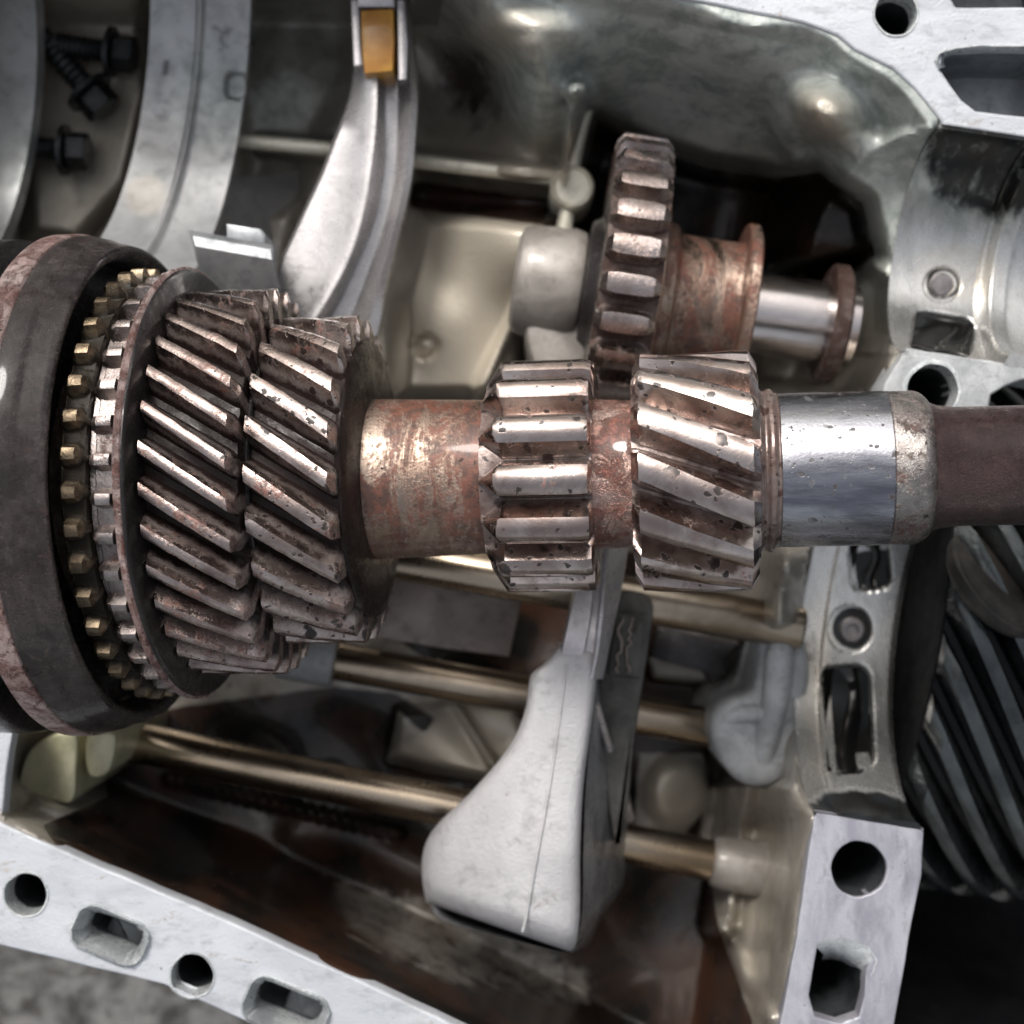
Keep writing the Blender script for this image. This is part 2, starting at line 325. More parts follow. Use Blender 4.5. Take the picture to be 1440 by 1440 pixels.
M_pitch = mat('dull_black_steel', (.012, .012, .013), (.007, .007, .008), metallic=0, rough=(.35, .5), scale=1, bump=.2, spec=.03)  # flat near-black with hardly any sheen
M_lobe = mat('brown_carrier_steel', (.05, .043, .038), (.02, .018, .016), metallic=.3, rough=(.4, .55), scale=2, bump=.2)
M_lump = mat('broken_aluminium_edge', (.66, .68, .68), (.42, .44, .45), metallic=.5, rough=(.25, .4), scale=2, bump=.4)
M_wax = mat('oil_yellowed_casting', (.48, .45, .30), (.26, .25, .15), metallic=.3, rough=(.3, .4), scale=.9, bump=.1, coat=.4)

# ------------------------------------------------------------------ ground under the casing
g = mesh('ground', [(-900, -900, -13), (900, -900, -13), (900, 900, -13), (-900, 900, -13)], [(0, 1, 2, 3)], M_ground, None, 0, recalc=False)
tag(g, kind='structure')

# ------------------------------------------------------------------ casing: inner shell as one cast surface
casing = tag(empty('gearbox_casing', (0, 0, 0)), 'open cast aluminium gearbox casing with drilled silver joint face and oily inside', 'gearbox casing')
BA = 8.5
AX = Vector((math.cos(R(BA)), -math.sin(R(BA)), 0)); AY = Vector((math.sin(R(BA)), math.cos(R(BA)), 0))

def arc_edge(cpx, cpy, rad, u, a0, a1, n):
    C0 = P(cpx, cpy, 0); o = []
    for i in range(n+1):
        a = R(a0+(a1-a0)*i/n); o.append((C0+AX*u+AY*(rad*math.cos(a))+Vector((0, 0, rad*math.sin(a)))))
    return [tuple(PX(*p))+(p.z,) for p in o]
cl = P(1146, 1141, 0)+AY*2.78; cpx, cpy = PX(*cl)
cu = P(1320, 180, 0)-AY*1.58; cpx2, cpy2 = PX(*cu)
E1 = arc_edge(cpx2, cpy2, 1.6, .0, 358, 190, 16); E2 = arc_edge(cpx, cpy, 2.80, .0, 350, 182, 26)
OPEN = [(520, -90), (700, -45), (930, -6), (1130, 33), (1178, 52), (1202, 72), (1255, 98), (1285, 125), (1318, 166)]+[e[:2] for e in E1]+[e[:2] for e in E2]+[(1147, 1141), (1128, 1260), (1098, 1440), (1080, 1560), (900, 1580), (640, 1448), (560, 1405), (300, 1288), (120, 1215), (2, 1160), (-30, 1100), (0, 1000), (-160, 900), (-160, -90)]
EZ = np.array([(170, 0)]+[(e[1], e[2]) for e in E1]+[(e[1], e[2]) for e in E2]+[(1150, 0)])
OP = np.array(OPEN, float)
def sdf(x, y, poly):
    p = np.array(poly, float); n = len(p); d = np.full(x.shape, 1e9); ins = np.zeros(x.shape, bool)
    for i in range(n):
        a, b = p[i], p[(i+1) % n]; e = b-a; wx, wy = x-a[0], y-a[1]; t = np.clip((wx*e[0]+wy*e[1])/(e@e), 0, 1)
        d = np.minimum(d, np.hypot(wx-e[0]*t, wy-e[1]*t))
        c = ((a[1] > y) != (b[1] > y)) & (x < (b[0]-a[0])*(y-a[1])/((b[1]-a[1]) or 1e-9)+a[0]); ins ^= c
    return np.where(ins, d, -d)
def sst(a, b, x):
    t = np.clip((x-a)/(b-a), 0, 1); return t*t*(3-2*t)
def ell(x, y, cx, cy, rx, ry, rot=0, s0=.75, s1=1.25):
    c, s = math.cos(R(rot)), math.sin(R(rot)); u = ((x-cx)*c+(y-cy)*s)/rx; v = (-(x-cx)*s+(y-cy)*c)/ry
    return 1-sst(s0, s1, np.hypot(u, v))
def seg(x, y, x0, y0, x1, y1, w, soft=.5):
    ex, ey = x1-x0, y1-y0; t = np.clip(((x-x0)*ex+(y-y0)*ey)/(ex*ex+ey*ey), 0, 1); d = np.hypot(x-x0-ex*t, y-y0-ey*t)
    return 1-sst(w*(1-soft), w*(1+soft), d)
def poly(x, y, pts, soft=10): return sst(-soft, soft, sdf(x, y, pts))
gx, gy = np.meshgrid(np.arange(-170, 1340, 4.0), np.arange(-96, 1590, 4.0))
d = sdf(gx, gy, OPEN)
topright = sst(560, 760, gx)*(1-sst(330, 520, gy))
rim = 130+110*topright
depth = 5.2 + 0*gx
ez = np.interp(gy, EZ[:, 0], EZ[:, 1])*sst(1080, 1140, gx)
zz = ez+(-depth-ez)*sst(-.02, 1, np.clip(d/rim, 0, 1)**.9)
# top right: shallow dished wall that then drops into a dark well
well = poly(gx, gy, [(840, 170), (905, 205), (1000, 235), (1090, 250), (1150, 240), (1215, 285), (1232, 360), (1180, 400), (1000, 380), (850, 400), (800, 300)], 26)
wall = np.minimum(-(.3+3.4*sst(0, 260, d)), ez-.1)
zz = np.where(topright > 0, zz*(1-topright)+np.maximum(wall, zz)*topright, zz)
zz = zz-2.6*well
zz += 1.3*ell(gx, gy, 1160, 165, 62, 42, 30, .1, 1.5)            # lit boss on the wall
zz += .5*ell(gx, gy, 1105, 190, 18, 40, -20, .1, 1.4)
zz += .9*ell(gx, gy, 730, 50, 75, 42, 8, .1, 1.5)               # pale knob near the top edge
zz += -.9*ell(gx, gy, 650, 110, 60, 100, -25, .0, 1.6)
zz += .9*ell(gx, gy, 760, 135, 52, 75, -20, .3, 1.3)
zz += .9*seg(gx, gy, 812, 130, 790, 340, 11, .6)                 # upright rib
zz += .7*ell(gx, gy, 815, 128, 22, 18, 0, .3, 1.3)
zz += .55*seg(gx, gy, 370, 203, 790, 247, 13, .6)                # long rib
zz += -.5*seg(gx, gy, 600, 275, 780, 292, 18, .8)
zz += 1.5*poly(gx, gy, [(590, 300), (770, 310), (745, 430), (730, 560), (560, 560), (560, 420)], 20)
zz += -.18*ell(gx, gy, 598, 487, 21, 18, 0, .8, 1.1) + .10*ell(gx, gy, 598, 487, 11, 9, 0, .7, 1.2)
zz += -2.2*poly(gx, gy, [(1060, 390), (1205, 360), (1242, 400), (1246, 470), (1225, 560), (1060, 540)], 14)
zz -= 1.1*poly(gx, gy, [(1000, 985), (1060, 885), (1128, 880), (1132, 960), (1110, 1100), (1000, 1100)], 8)
zz += .5*seg(gx, gy, 745, 400, 670, 560, 9, .8)
zz += -.2*poly(gx, gy, [(345, -90), (490, -90), (480, 120), (420, 260), (350, 260), (335, 120)], 20)
zz += .6*poly(gx, gy, [(300, 300), (420, 290), (400, 460), (240, 430), (230, 380)], 20)
# left pockets behind the two bored saddles
zz += .9*poly(gx, gy, [(20, -90), (190, -90), (210, 130), (180, 260), (110, 340), (40, 330)], 16)
# lower right wall with its ribs and the rail bosses
zz += 1.3*seg(gx, gy, 1040, 1100, 1012, 1300, 20, .6)
zz += -.6*seg(gx, gy, 1100, 950, 1060, 1400, 14, .9)
zz += .35*seg(gx, gy, 1010, 1300, 1080, 1430, 10, .8)
zz += 1.0*ell(gx, gy, 1150, 800, 80, 34, 10, .4, 1.3)
zz += .2*ell(gx, gy, 955, 1115, 48, 52, 0, .5, 1.2)
zz += .35*poly(gx, gy, [(560, 1000), (640, 985), (720, 1000), (760, 1060), (690, 1095), (600, 1080), (550, 1065)], 12)
zz += .22*seg(gx, gy, 640, 990, 700, 1085, 6, .8)
zz += .3*poly(gx, gy, [(905, 905), (1015, 925), (1012, 965), (915, 955)], 6)
zz += .7*seg(gx, gy, 240, 1095, 560, 1172, 7, .8)                # low lip on the dark floor
zz += .12*seg(gx, gy, 420, 1180, 760, 1260, 22, .9)+.15*seg(gx, gy, 300, 1230, 620, 1360, 26, .9)
zz += 1.0*ell(gx, gy, 95, 1120, 70, 30, 15, .5, 1.4)
# cast unevenness
for k in range(26):
    fx, fy, ph = rng.uniform(.004, .035), rng.uniform(.004, .035), rng.uniform(0, 6.28)
    zz += .018/(1+30*max(fx, fy))*3*np.sin(fx*gx*(1 if k % 2 else -1)+fy*gy+ph)
zz = np.minimum(zz, -.02-0*d)
zz = np.where(d < 5, np.minimum(zz, ez-.04), zz)
gyd, gxd = np.gradient(d, 4.0, 4.0); gl = np.hypot(gxd, gyd)+1e-6; mv = np.where(d < 1, -d, 0)
gx = gx+gxd/gl*mv; gy = gy+gyd/gl*mv
# masks: R oil plus painted shade, G yellow film plus painted highlights, B green-black film
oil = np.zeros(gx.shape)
for a in (poly(gx, gy, [(130, 1010), (470, 965), (560, 975), (612, 1010), (600, 1035), (558, 1040), (545, 1068), (600, 1085), (700, 1100), (900, 1190), (1000, 1230), (1010, 1300), (1060, 1440), (900, 1580), (600, 1440), (300, 1310), (90, 1210), (60, 1160), (150, 1120)], 12)*.95,
          poly(gx, gy, [(520, 925), (780, 975), (800, 1090), (730, 1070), (690, 990), (560, 960)], 12)*.85,
          poly(gx, gy, [(870, 860), (1060, 890), (1040, 910), (1000, 960), (1000, 1060), (985, 1180), (960, 1180), (1005, 1100), (985, 1060), (900, 1060), (890, 1200), (860, 1200)], 12)*.95,
          poly(gx, gy, [(530, 740), (930, 780), (900, 900), (790, 990), (640, 960), (560, 900), (520, 830)], 12)*.95,
          well*.95, ell(gx, gy, 655, 110, 62, 120, -25, .0, 1.8)*.62,  # well painted dark as unlit shade
          seg(gx, gy, 590, 275, 780, 300, 22, .7)*.8, poly(gx, gy, [(600, -90), (640, -90), (620, 40), (570, 40)], 20)*.8,
          poly(gx, gy, [(20, -90), (120, -90), (125, 30), (60, 40), (40, 20)], 16)*.4): oil = np.maximum(oil, a)
oil -= 1.0*poly(gx, gy, [(560, 1000), (600, 1035), (640, 985), (720, 1000), (770, 1060), (690, 1095), (600, 1080), (550, 1068)], 8)
oil -= .9*poly(gx, gy, [(908, 905), (1015, 925), (1012, 965), (918, 955)], 5)+.8*ell(gx, gy, 950, 1115, 42, 50, 0, .85, 1.1)
oil -= .45*poly(gx, gy, [(430, 1215), (700, 1260), (850, 1360), (840, 1440), (620, 1400), (480, 1330)], 40)
yel_light = .65*ell(gx, gy, 1225, 330, 40, 200, 8, .4, 1.4)+.5*ell(gx, gy, 660, 420, 110, 130, 0, .3, 1.3)+.75*seg(gx, gy, 812, 130, 790, 340, 12)+.5*seg(gx, gy, 370, 203, 790, 247, 11)+.35*seg(gx, gy, 1080, 1000, 1060, 1440, 22, .8)+.5*seg(gx, gy, 745, 400, 670, 560, 9, .8)  # the two rib strips paint in their cream highlights
yel_light += .8*poly(gx, gy, [(590, 300), (770, 310), (745, 430), (730, 560), (560, 560), (560, 420)], 25)+.8*poly(gx, gy, [(550, 1060), (600, 1030), (640, 985), (720, 1000), (770, 1060), (690, 1095)], 10)+.8*ell(gx, gy, 950, 1115, 42, 50)+.5*ell(gx, gy, 730, 50, 75, 42)+.3*poly(gx, gy, [(620, 150), (800, 180), (780, 250), (600, 220)], 20)
yel_light += .6*ell(gx, gy, 1160, 165, 50, 36, 30, .2, 1.5)  # painted highlight on the wall boss
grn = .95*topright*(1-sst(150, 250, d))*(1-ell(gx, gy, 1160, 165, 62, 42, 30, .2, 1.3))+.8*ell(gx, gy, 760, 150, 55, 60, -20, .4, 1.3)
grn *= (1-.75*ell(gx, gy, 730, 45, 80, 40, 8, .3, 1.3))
yel_light += .35*poly(gx, gy, [(20, -90), (190, -90), (210, 130), (180, 260), (110, 340), (40, 330)], 20)
grn += .35*seg(gx, gy, 180, 1220, 560, 1390, 40, .6)+.5*poly(gx, gy, [(330, -90), (490, -90), (480, 120), (420, 200), (335, 200)], 20)
keep = d > -5.5
H, W = gx.shape; idx = -np.ones(gx.shape, int); idx[keep] = np.arange(keep.sum())
s = (DC-zz)/DC; vx = (gx-720)/100*s; vy = (720-gy)/100*s
verts = np.stack([vx[keep], vy[keep], zz[keep]], 1)
q = np.stack([idx[:-1, :-1], idx[1:, :-1], idx[1:, 1:], idx[:-1, 1:]], -1).reshape(-1, 4); q = q[(q >= 0).all(1)]
def grid_mesh(name, verts, quads, colour, m, parent):
    me = bpy.data.meshes.new(name); me.from_pydata(verts.tolist(), [], quads.tolist()); me.update()
    at = me.color_attributes.new('oil', 'FLOAT_COLOR', 'POINT'); at.data.foreach_set('color', np.concatenate([np.clip(colour, 0, 1), np.ones((len(verts), 1))], 1).astype(np.float32).ravel())
    return link_mesh(name, me, m, parent, 60)
shell = grid_mesh('inner_shell', verts, q, np.stack([oil[keep], yel_light[keep], grn[keep]], 1), M_cast, casing)

# ------------------------------------------------------------------ casing: joint faces
fl_low = plate('joint_flange', [(2, 1158), (120, 1210), (300, 1286), (560, 1404), (760, 1500), (700, 1640), (420, 1470), (230, 1385), (0, 1330), (-120, 1280), (-120, 1110), (-30, 1130)],
      [circ(36, 1258, 30, wob=.01), rrect(154, 1316, 100, 56, 20, 22, 1.2), circ(270, 1372, 30, wob=.01), rrect(402, 1420, 112, 60, 20, 22, 1.2)], 0, .3, M_flange, casing, .035)
def lip(cx, cy, w, h, r, rot, name='hole_lip', parent=fl_low, z=0.0, t=8, mt=None):
    a = rrect(cx, cy, w+2*t, h+2*t, r+t, rot, .8); b = rrect(cx, cy, w, h, r, rot, .8); c = rrect(cx, cy, w-2*t, h-2*t, max(r-t, 3), rot, 1.8)
    L = [[P(x, y, z-.03) for x, y in a], [P(x, y, z+.07+random.uniform(-.02, .06)) for x, y in inset(a, t*.6)], [P(x, y, z+.03+random.uniform(-.03, .03)) for x, y in b], [Vector((P(x, y, z).x, P(x, y, z).y, z-.16+random.uniform(-.06, .04))) for x, y in c], [Vector((P(x, y, z).x, P(x, y, z).y, z-.6)) for x, y in c]]
    return loft(name, L, mt or M_lump, parent, 60, (False, False))
lip(154, 1316, 100, 56, 20, 22); lip(402, 1420, 112, 60, 20, 22)
def ring_lip(cx, cy, r, parent, z=0.0, t=4):
    a = circ(cx, cy, r+t, 48, wob=.015); b = circ(cx, cy, r, 48, wob=.02); c = circ(cx, cy, r-2, 48, wob=.02)
    L = [[P(x, y, z-.02) for x, y in a], [P(x, y, z+.02) for x, y in inset(a, t*.5)], [P(x, y, z+.015) for x, y in b], [Vector((P(x, y, z).x, P(x, y, z).y, z-.35)) for x, y in c]]
    return loft('hole_lip', L, M_lump, parent, 60, (False, False))
ring_lip(36, 1258, 30, fl_low); ring_lip(270, 1372, 30, fl_low)
# casting seen inside the two long holes
for (x, y) in ((178, 1322), (428, 1426)):
    solid('core_block', rrect(x, y, 62, 60, 8, 22, 1), -.85, -3, M_pocket, fl_low, 5)
fl_top = plate('joint_flange', [(700, -62), (930, -8), (1130, 32), (1178, 50), (1202, 70), (1255, 96), (1285, 123), (1322, 168), (1326, 176), (1520, 206), (1560, -150), (700, -150)],
      [circ(1260, 19, 30, wob=.012), [(1326, 76), (1345, 70), (1400, 66), (1520, 70), (1520, 170), (1440, 164), (1372, 156), (1352, 140), (1322, 98)], rrect(1400, -8, 120, 36, 10, 0, 1)], 0, .3, M_flange, casing, .04)
ring_lip(1260, 19, 30, fl_top)
a = [(1326, 76), (1345, 70), (1380, 66), (1400, 67), (1440, 67), (1520, 70)]
loft('hole_lip', [[P(x, y-5+random.uniform(-1, 1), -.02) for x, y in a], [P(x, y-2, .05+random.uniform(0, .04)) for x, y in a], [P(x, y+4+random.uniform(-2, 2), .0) for x, y in a], [P(x, y+6, -.3) for x, y in a]], M_lump, fl_top, 60, closed=False)
loft('hole_lip', [[P(x, y, -.02) for x, y in ((1318, 98), (1312, 88), (1316, 74), (1330, 66))], [P(x, y, .06) for x, y in ((1322, 96), (1318, 87), (1320, 77), (1331, 70))], [P(x, y, -.2) for x, y in ((1330, 94), (1327, 87), (1328, 82), (1336, 78))]], M_lump, fl_top, 60, closed=False)
solid('core_block', [(1300, 50), (1540, 50), (1540, 190), (1300, 190)], -1.3, -3.0, M_tab, fl_top, 3)
solid('core_block', rrect(1400, -8, 180, 80, 10), -.6, -3.0, M_bosscast, fl_top, 3)
def liner(pts, parent, top=-.05, bot=-3.2):
    a = inset(pts, .6); L = [[Vector((P(x, y, 0).x, P(x, y, 0).y, z)) for x, y in a] for z in (top, top-.5, bot)]
    return loft('hole_bore', L, M_bore, parent, 60, (False, True))
for c_ in ((36, 1258, 30), (270, 1372, 30)): liner(circ(*c_), fl_low, -.36)
liner(circ(1260, 19, 30), fl_top, -.36)
def pocket(pts, parent, bot):
    L = [[Vector((P(x, y, 0).x, P(x, y, 0).y, z)) for x, y in inset(pts, t)] for z, t in ((-.25, -.5), (-.6, .5), (bot, 5))]
    return loft('core_pocket', L, M_pocket, parent, 60, (False, True))
pocket(rrect(154, 1316, 100, 56, 20, 22), fl_low, -1.6); pocket(rrect(402, 1420, 112, 60, 20, 22), fl_low, -1.6)
pocket([(1326, 76), (1345, 70), (1400, 66), (1520, 70), (1520, 170), (1440, 164), (1372, 156), (1352, 140), (1322, 98)], fl_top, -1.5)
pocket(rrect(1400, -8, 120, 36, 10, 0), fl_top, -1.2)
# web between the cavity and the ring gear: flat land, bored saddles, cast land
web = plate('web_land', [(1146, 1141), (1299, 1166), (1296, 1230), (1282, 1300), (1256, 1450), (1240, 1560), (1080, 1560), (1098, 1440), (1120, 1320)],
      [circ(1208, 1222, 39, wob=.012), [(1150, 1330), (1160, 1324), (1190, 1322), (1222, 1336), (1228, 1350), (1218, 1362), (1216, 1400), (1208, 1430), (1180, 1440), (1146, 1430), (1138, 1400), (1144, 1360)]], 0, .3, M_web, casing, .02)
loft('broken_edge', [[P(x, y, .005) for x, y in ((1146, 1328), (1160, 1321), (1190, 1319), (1222, 1332), (1234, 1350), (1226, 1372))],
                     [P(x, y, -.03) for x, y in ((1150, 1334), (1166, 1328), (1188, 1328), (1214, 1341), (1224, 1354), (1220, 1370))],
                     [P(x, y, -.18+random.uniform(-.05, .05)) for x, y in ((1158, 1342), (1170, 1340), (1186, 1344), (1204, 1356), (1212, 1364), (1214, 1374))],
                     [P(x, y, -.9) for x, y in ((1156, 1350), (1170, 1348), (1184, 1352), (1200, 1362), (1208, 1370), (1210, 1380))]], M_lump, web, 60, closed=False)
land = plate('cast_land', [(1245, 540), (1257, 517), (1276, 489), (1393, 507), (1520, 528), (1510, 548), (1437, 535), (1413, 543), (1393, 555), (1388, 590), (1380, 640), (1228, 615)],
      [circ(1312, 548, 36, wob=.01)], 0.0, .8, M_bosscast, casing, .04, jit=.012)
ring_lip(1312, 548, 36, land, t=8); liner(circ(1312, 548, 36), land, -.36, -3.5); liner(circ(1208, 1222, 39), web, -.06)
liner([(1150, 1330), (1160, 1324), (1190, 1322), (1222, 1336), (1228, 1350), (1218, 1362), (1216, 1400), (1208, 1430), (1180, 1440), (1146, 1430), (1138, 1400), (1144, 1360)], web, -.30)

def saddle(name, cpx, cpy, rad, u0, u1, m, parent, feats=(), prof=None, a0=180, a1=360, nu=70, na=190, thick=.5, colf=None):
    C0 = P(cpx, cpy, 0); us = np.linspace(u0, u1, nu); an = np.radians(np.linspace(a0, a1, na))
    U, A = np.meshgrid(us, an); Rr = rad + (prof((U-u0)/(u1-u0)) if prof else 0*U)
    for it in range(2):
        yy = Rr*np.cos(A); z = Rr*np.sin(A)
        X = C0.x+AX.x*U+AY.x*yy; Y = C0.y+AX.y*U+AY.y*yy; px = X/((DC-z)/DC)*100+720; py = 720-Y/((DC-z)/DC)*100
        if it == 0:
            for (f, dep) in feats: Rr = Rr + dep*f(px, py)
    yy = Rr*np.cos(A); z = Rr*np.sin(A)
    X = C0.x+AX.x*U+AY.x*yy; Y = C0.y+AX.y*U+AY.y*yy
    c = colf(px, py) if colf else (0*X, 0*X, 0*X)
    top = np.stack([X, Y, z], -1)
    # outer skin, a little lower, closes the saddle to a solid shell
    Ro = rad+thick+.0*A; yo = Ro*np.cos(A); zo = np.minimum(Ro*np.sin(A), -.001)
    bot = np.stack([C0.x+AX.x*U+AY.x*yo, C0.y+AX.y*U+AY.y*yo, zo], -1)
    V = np.concatenate([top.reshape(-1, 3), bot.reshape(-1, 3)]); n = na*nu; I = np.arange(n).reshape(na, nu)
    Q = [np.stack([I[:-1, :-1], I[1:, :-1], I[1:, 1:], I[:-1, 1:]], -1).reshape(-1, 4)]
    Q.append(Q[0][:, ::-1]+n)
    for e, fl in ((I[:, 0], 0), (I[:, -1], 1), (I[0, :], 1), (I[-1, :], 0)):
        w = np.stack([e[:-1], e[1:], e[1:]+n, e[:-1]+n], -1); Q.append(w if fl else w[:, ::-1])
    cc = np.stack([np.concatenate([k.ravel(), k.ravel()]) for k in c], 1)
    o = grid_mesh(name, V, np.concatenate(Q), cc, m, parent)
    bm = bmesh.new(); bm.from_mesh(o.data); bmesh.ops.recalc_face_normals(bm, faces=bm.faces); bm.to_mesh(o.data); bm.free()
    return o
def box(x, y, cx, cy, w, h, r, rot=0, soft=3):
    c, s = math.cos(R(rot)), math.sin(R(rot)); u = abs((x-cx)*c+(y-cy)*s)-(w/2-r); v = abs(-(x-cx)*s+(y-cy)*c)-(h/2-r)
    dd = np.hypot(np.maximum(u, 0), np.maximum(v, 0))-r; return 1-sst(-soft, soft, dd)
slotA = lambda x, y: box(x, y, 1192, 1011, 66, 146, 18, -3, 5)
slotB = lambda x, y: box(x, y, 1224, 796, 54, 66, 14, -6, 3)
plugA = lambda x, y: ell(x, y, 1196, 884, 30, 31, 0, .9, 1.08)
lowmask = lambda x, y: (np.clip(np.maximum(slotA(x, y)+slotB(x, y)+plugA(x, y), .75*ell(x, y, 1225, 1155, 120, 55, 10, .5, 1.25))+.5*ell(x, y, 1140, 905, 14, 40, 0, .5, 1.2), 0, 1), .5*ell(x, y, 1150, 960, 30, 150, 0, .3, 1.3), 0*x)
# lower saddle: corner line (1145,1140)-(1300,1165), radius 2.8
sad_low = saddle('bearing_saddle', cpx, cpy, 2.78, 0, 1.56, M_saddle, casing, [(slotA, .55), (slotB, .45), (plugA, .3)], colf=lowmask, na=260, nu=110, thick=.06,
                 prof=lambda t: -.05*sst(.22, .26, t)+.10*sst(.93, 1, t))
plugB = lambda x, y: ell(x, y, 1325, 400, 25, 23, 0, .88, 1.08)-ell(x, y, 1325, 400, 19, 18, 0, .88, 1.08)*.8
slotC = lambda x, y: box(x, y, 1326, 470, 84, 52, 16, 10, 4)
sad_up = saddle('bearing_saddle', cpx2, cpy2, 1.58, 0, 2.6, M_saddle, casing, [(plugB, .12), (slotC, .4)],
                prof=lambda t: .03*sst(.50, .52, t)-.22*sst(.53, .57, t)+.35*sst(.66, .70, t), na=200, nu=150, thick=.06,
                colf=lambda x, y: (np.clip(slotC(x, y)+plugB(x, y)*.8+.62*ell(x, y, 1400, 220, 130, 110, 8, .6, 1.3), 0, 1), .3*ell(x, y, 1350, 380, 60, 40), 1.0*ell(x, y, 1375, 240, 120, 85, 8, .6, 1.25)))
lathe('plug', [(0, .0001), (0, .15), (.03, .18), (.2, .18)], M_screw, sad_up, frame(P(1325, 400, -1.48), (0, 0, -1), (0, 1, 0)), 32)
# hex socket screw sunk in the lower saddle
lathe('socket_screw', [(.06, .0001), (.06, .09), (0, .11), (0, .17), (.04, .20), (.3, .20)], M_screw, sad_low, frame(P(1199, 886, -2.72), (0, 0, -1), (0, 1, 0)), 32)
def puddle(name, cx, cy, w, h, rot, ctr, rad, par, amp=.05):
    C0 = P(*ctr, 0)
    V, Fc = [], []; nx, ny = 18, 36; c, s_ = math.cos(R(rot)), math.sin(R(rot))
    for j in range(ny):
        for i in range(nx):
            u, v = -.5+i/(nx-1), -.5+j/(ny-1)
            x, y = u*w*c-v*h*s_+cx, u*w*s_+v*h*c+cy
            edge = max(abs(u), abs(v))*2
            z = -rad*.8
            for _ in range(4):
                q_ = P(x, y, z)-C0; yy = q_.x*AY.x+q_.y*AY.y; z = -math.sqrt(max(rad*rad-yy*yy, .2))
            zz_ = z+amp*math.sin(9*u+1.2*math.sin(5*v)+1)+amp*.5*math.sin(7*v+3*u)+.16*max(0, edge-.78)**1.2
            V.append(P(x, y, zz_))
    for j in range(ny-1):
        for i in range(nx-1): k = j*nx+i; Fc.append((k, k+1, k+nx+1, k+nx))
    return mesh(name, V, Fc, M_oil, par, 60, recalc=False)
puddle('oil_film', 1192, 1011, 64, 144, -3, (cpx, cpy), 2.835, sad_low)
puddle('oil_film', 1224, 796, 52, 64, -6, (cpx, cpy), 2.835, sad_low)
puddle('oil_film', 1326, 470, 84, 52, 10, (cpx2, cpy2), 1.585, sad_up, .03)
# far saddles, upper left: bored ring land seen beyond the drive pinion
c1 = P(197, 66, 0); sil = saddle('bearing_saddle', 197, 66, 3.18, -.8, .8, M_saddle2, casing,
    [(lambda x, y: box(x, y, 330, 120, 26, 34, 10), .25), (lambda x, y: box(x, y, 232, 125, 20, 80, 8, 6, 6), .015)], prof=lambda t: .12*sst(.50, .56, t)-.05*sst(.46, .5, t), thick=.28, na=200,
    colf=lambda x, y: (.5*box(x, y, 233, 95, 14, 30, 4, 6, 5)+.42*box(x, y, 234, 140, 16, 22, 6, 6, 5)+.4*ell(x, y, 232, 207, 8, 14, 0, .6, 1.2)+.4*ell(x, y, 310, 60, 50, 30), .3*ell(x, y, 205, 275, 30, 30), .5*ell(x, y, 300, 130, 60, 80)+.4*box(x, y, 225, 20, 60, 40, 4)))
saddle('bearing_saddle', -130, 90, 3.3, -.6, .62, M_saddle2, casing, thick=.35, na=120, nu=30, colf=lambda x, y: (0*x, 0*x, .35*ell(x, y, 10, 200, 40, 90)))
loft('saddle_skirt', [[P(x, y, z) for x, y, z in r] for r in (((235, 300, -3.4), (250, 340, -2.9), (300, 372, -2.6)), ((330, 250, -4.2), (350, 330, -4.2), (350, 400, -4.2)), ((420, 240, -5.2), (420, 330, -5.0), (420, 430, -5.0)))], M_saddle2, casing, 60, closed=False)
# round cast pads, pin bosses
pad = lathe('pin_pad', [(-1.2, .36), (0, .36), (.05, .325), (.0, .27), (.0, .0001)], M_rib, casing, frame(P(805, 263, -3.0), (0, 0, 1), (0, 1, 0)), 48)
rb = catmull([(832, 122, -3.2), (818, 170, -3.2), (806, 235, -3.2), (797, 300, -3.2), (790, 345, -3.0)], 8, False)
def tube(name, pts, rad, m, parent, seg=16, capr=.6):
    """pts world points; radius list or float"""
    L = []; n = len(pts)
    for i, p in enumerate(pts):
        t = (pts[min(i+1, n-1)]-pts[max(i-1, 0)]).normalized(); s = t.cross(Vector((0, 0, 1))).normalized(); u = s.cross(t); r = rad if not isinstance(rad, (list, tuple)) else rad[i]
        L.append([p+s*math.cos(a)*r+u*math.sin(a)*r for a in [2*math.pi*k/seg for k in range(seg)]])
    return loft(name, L, m, parent, 50)
tube('upright_rib', [P(*p) for p in rb], [.17-.05*math.sin(i/len(rb)*3) for i in range(len(rb))], M_rib, casing)
tube('long_rib', [P(300, 195, -3.9), P(460, 209, -3.8), P(620, 231, -3.6), P(790, 252, -3.4)], .12, M_rib, casing)
AXM = lambda px, py, z: frame(P(px, py, z), AX)
zi = -2.2
lathe('pin_boss', rounded([(-.75, .0001), (-.75, .75), (-.6, .86), (.20, .90), (.34, .80), (.34, .0001)], .08), M_bosswarm, casing, AXM(790, 402, zi), 64)
solid('boss_web', catmull([(755, 345), (800, 335), (835, 345), (842, 430), (820, 520), (770, 545), (740, 480), (742, 400)], 4), zi+.45, -5.0, M_bosswarm, casing, 14)
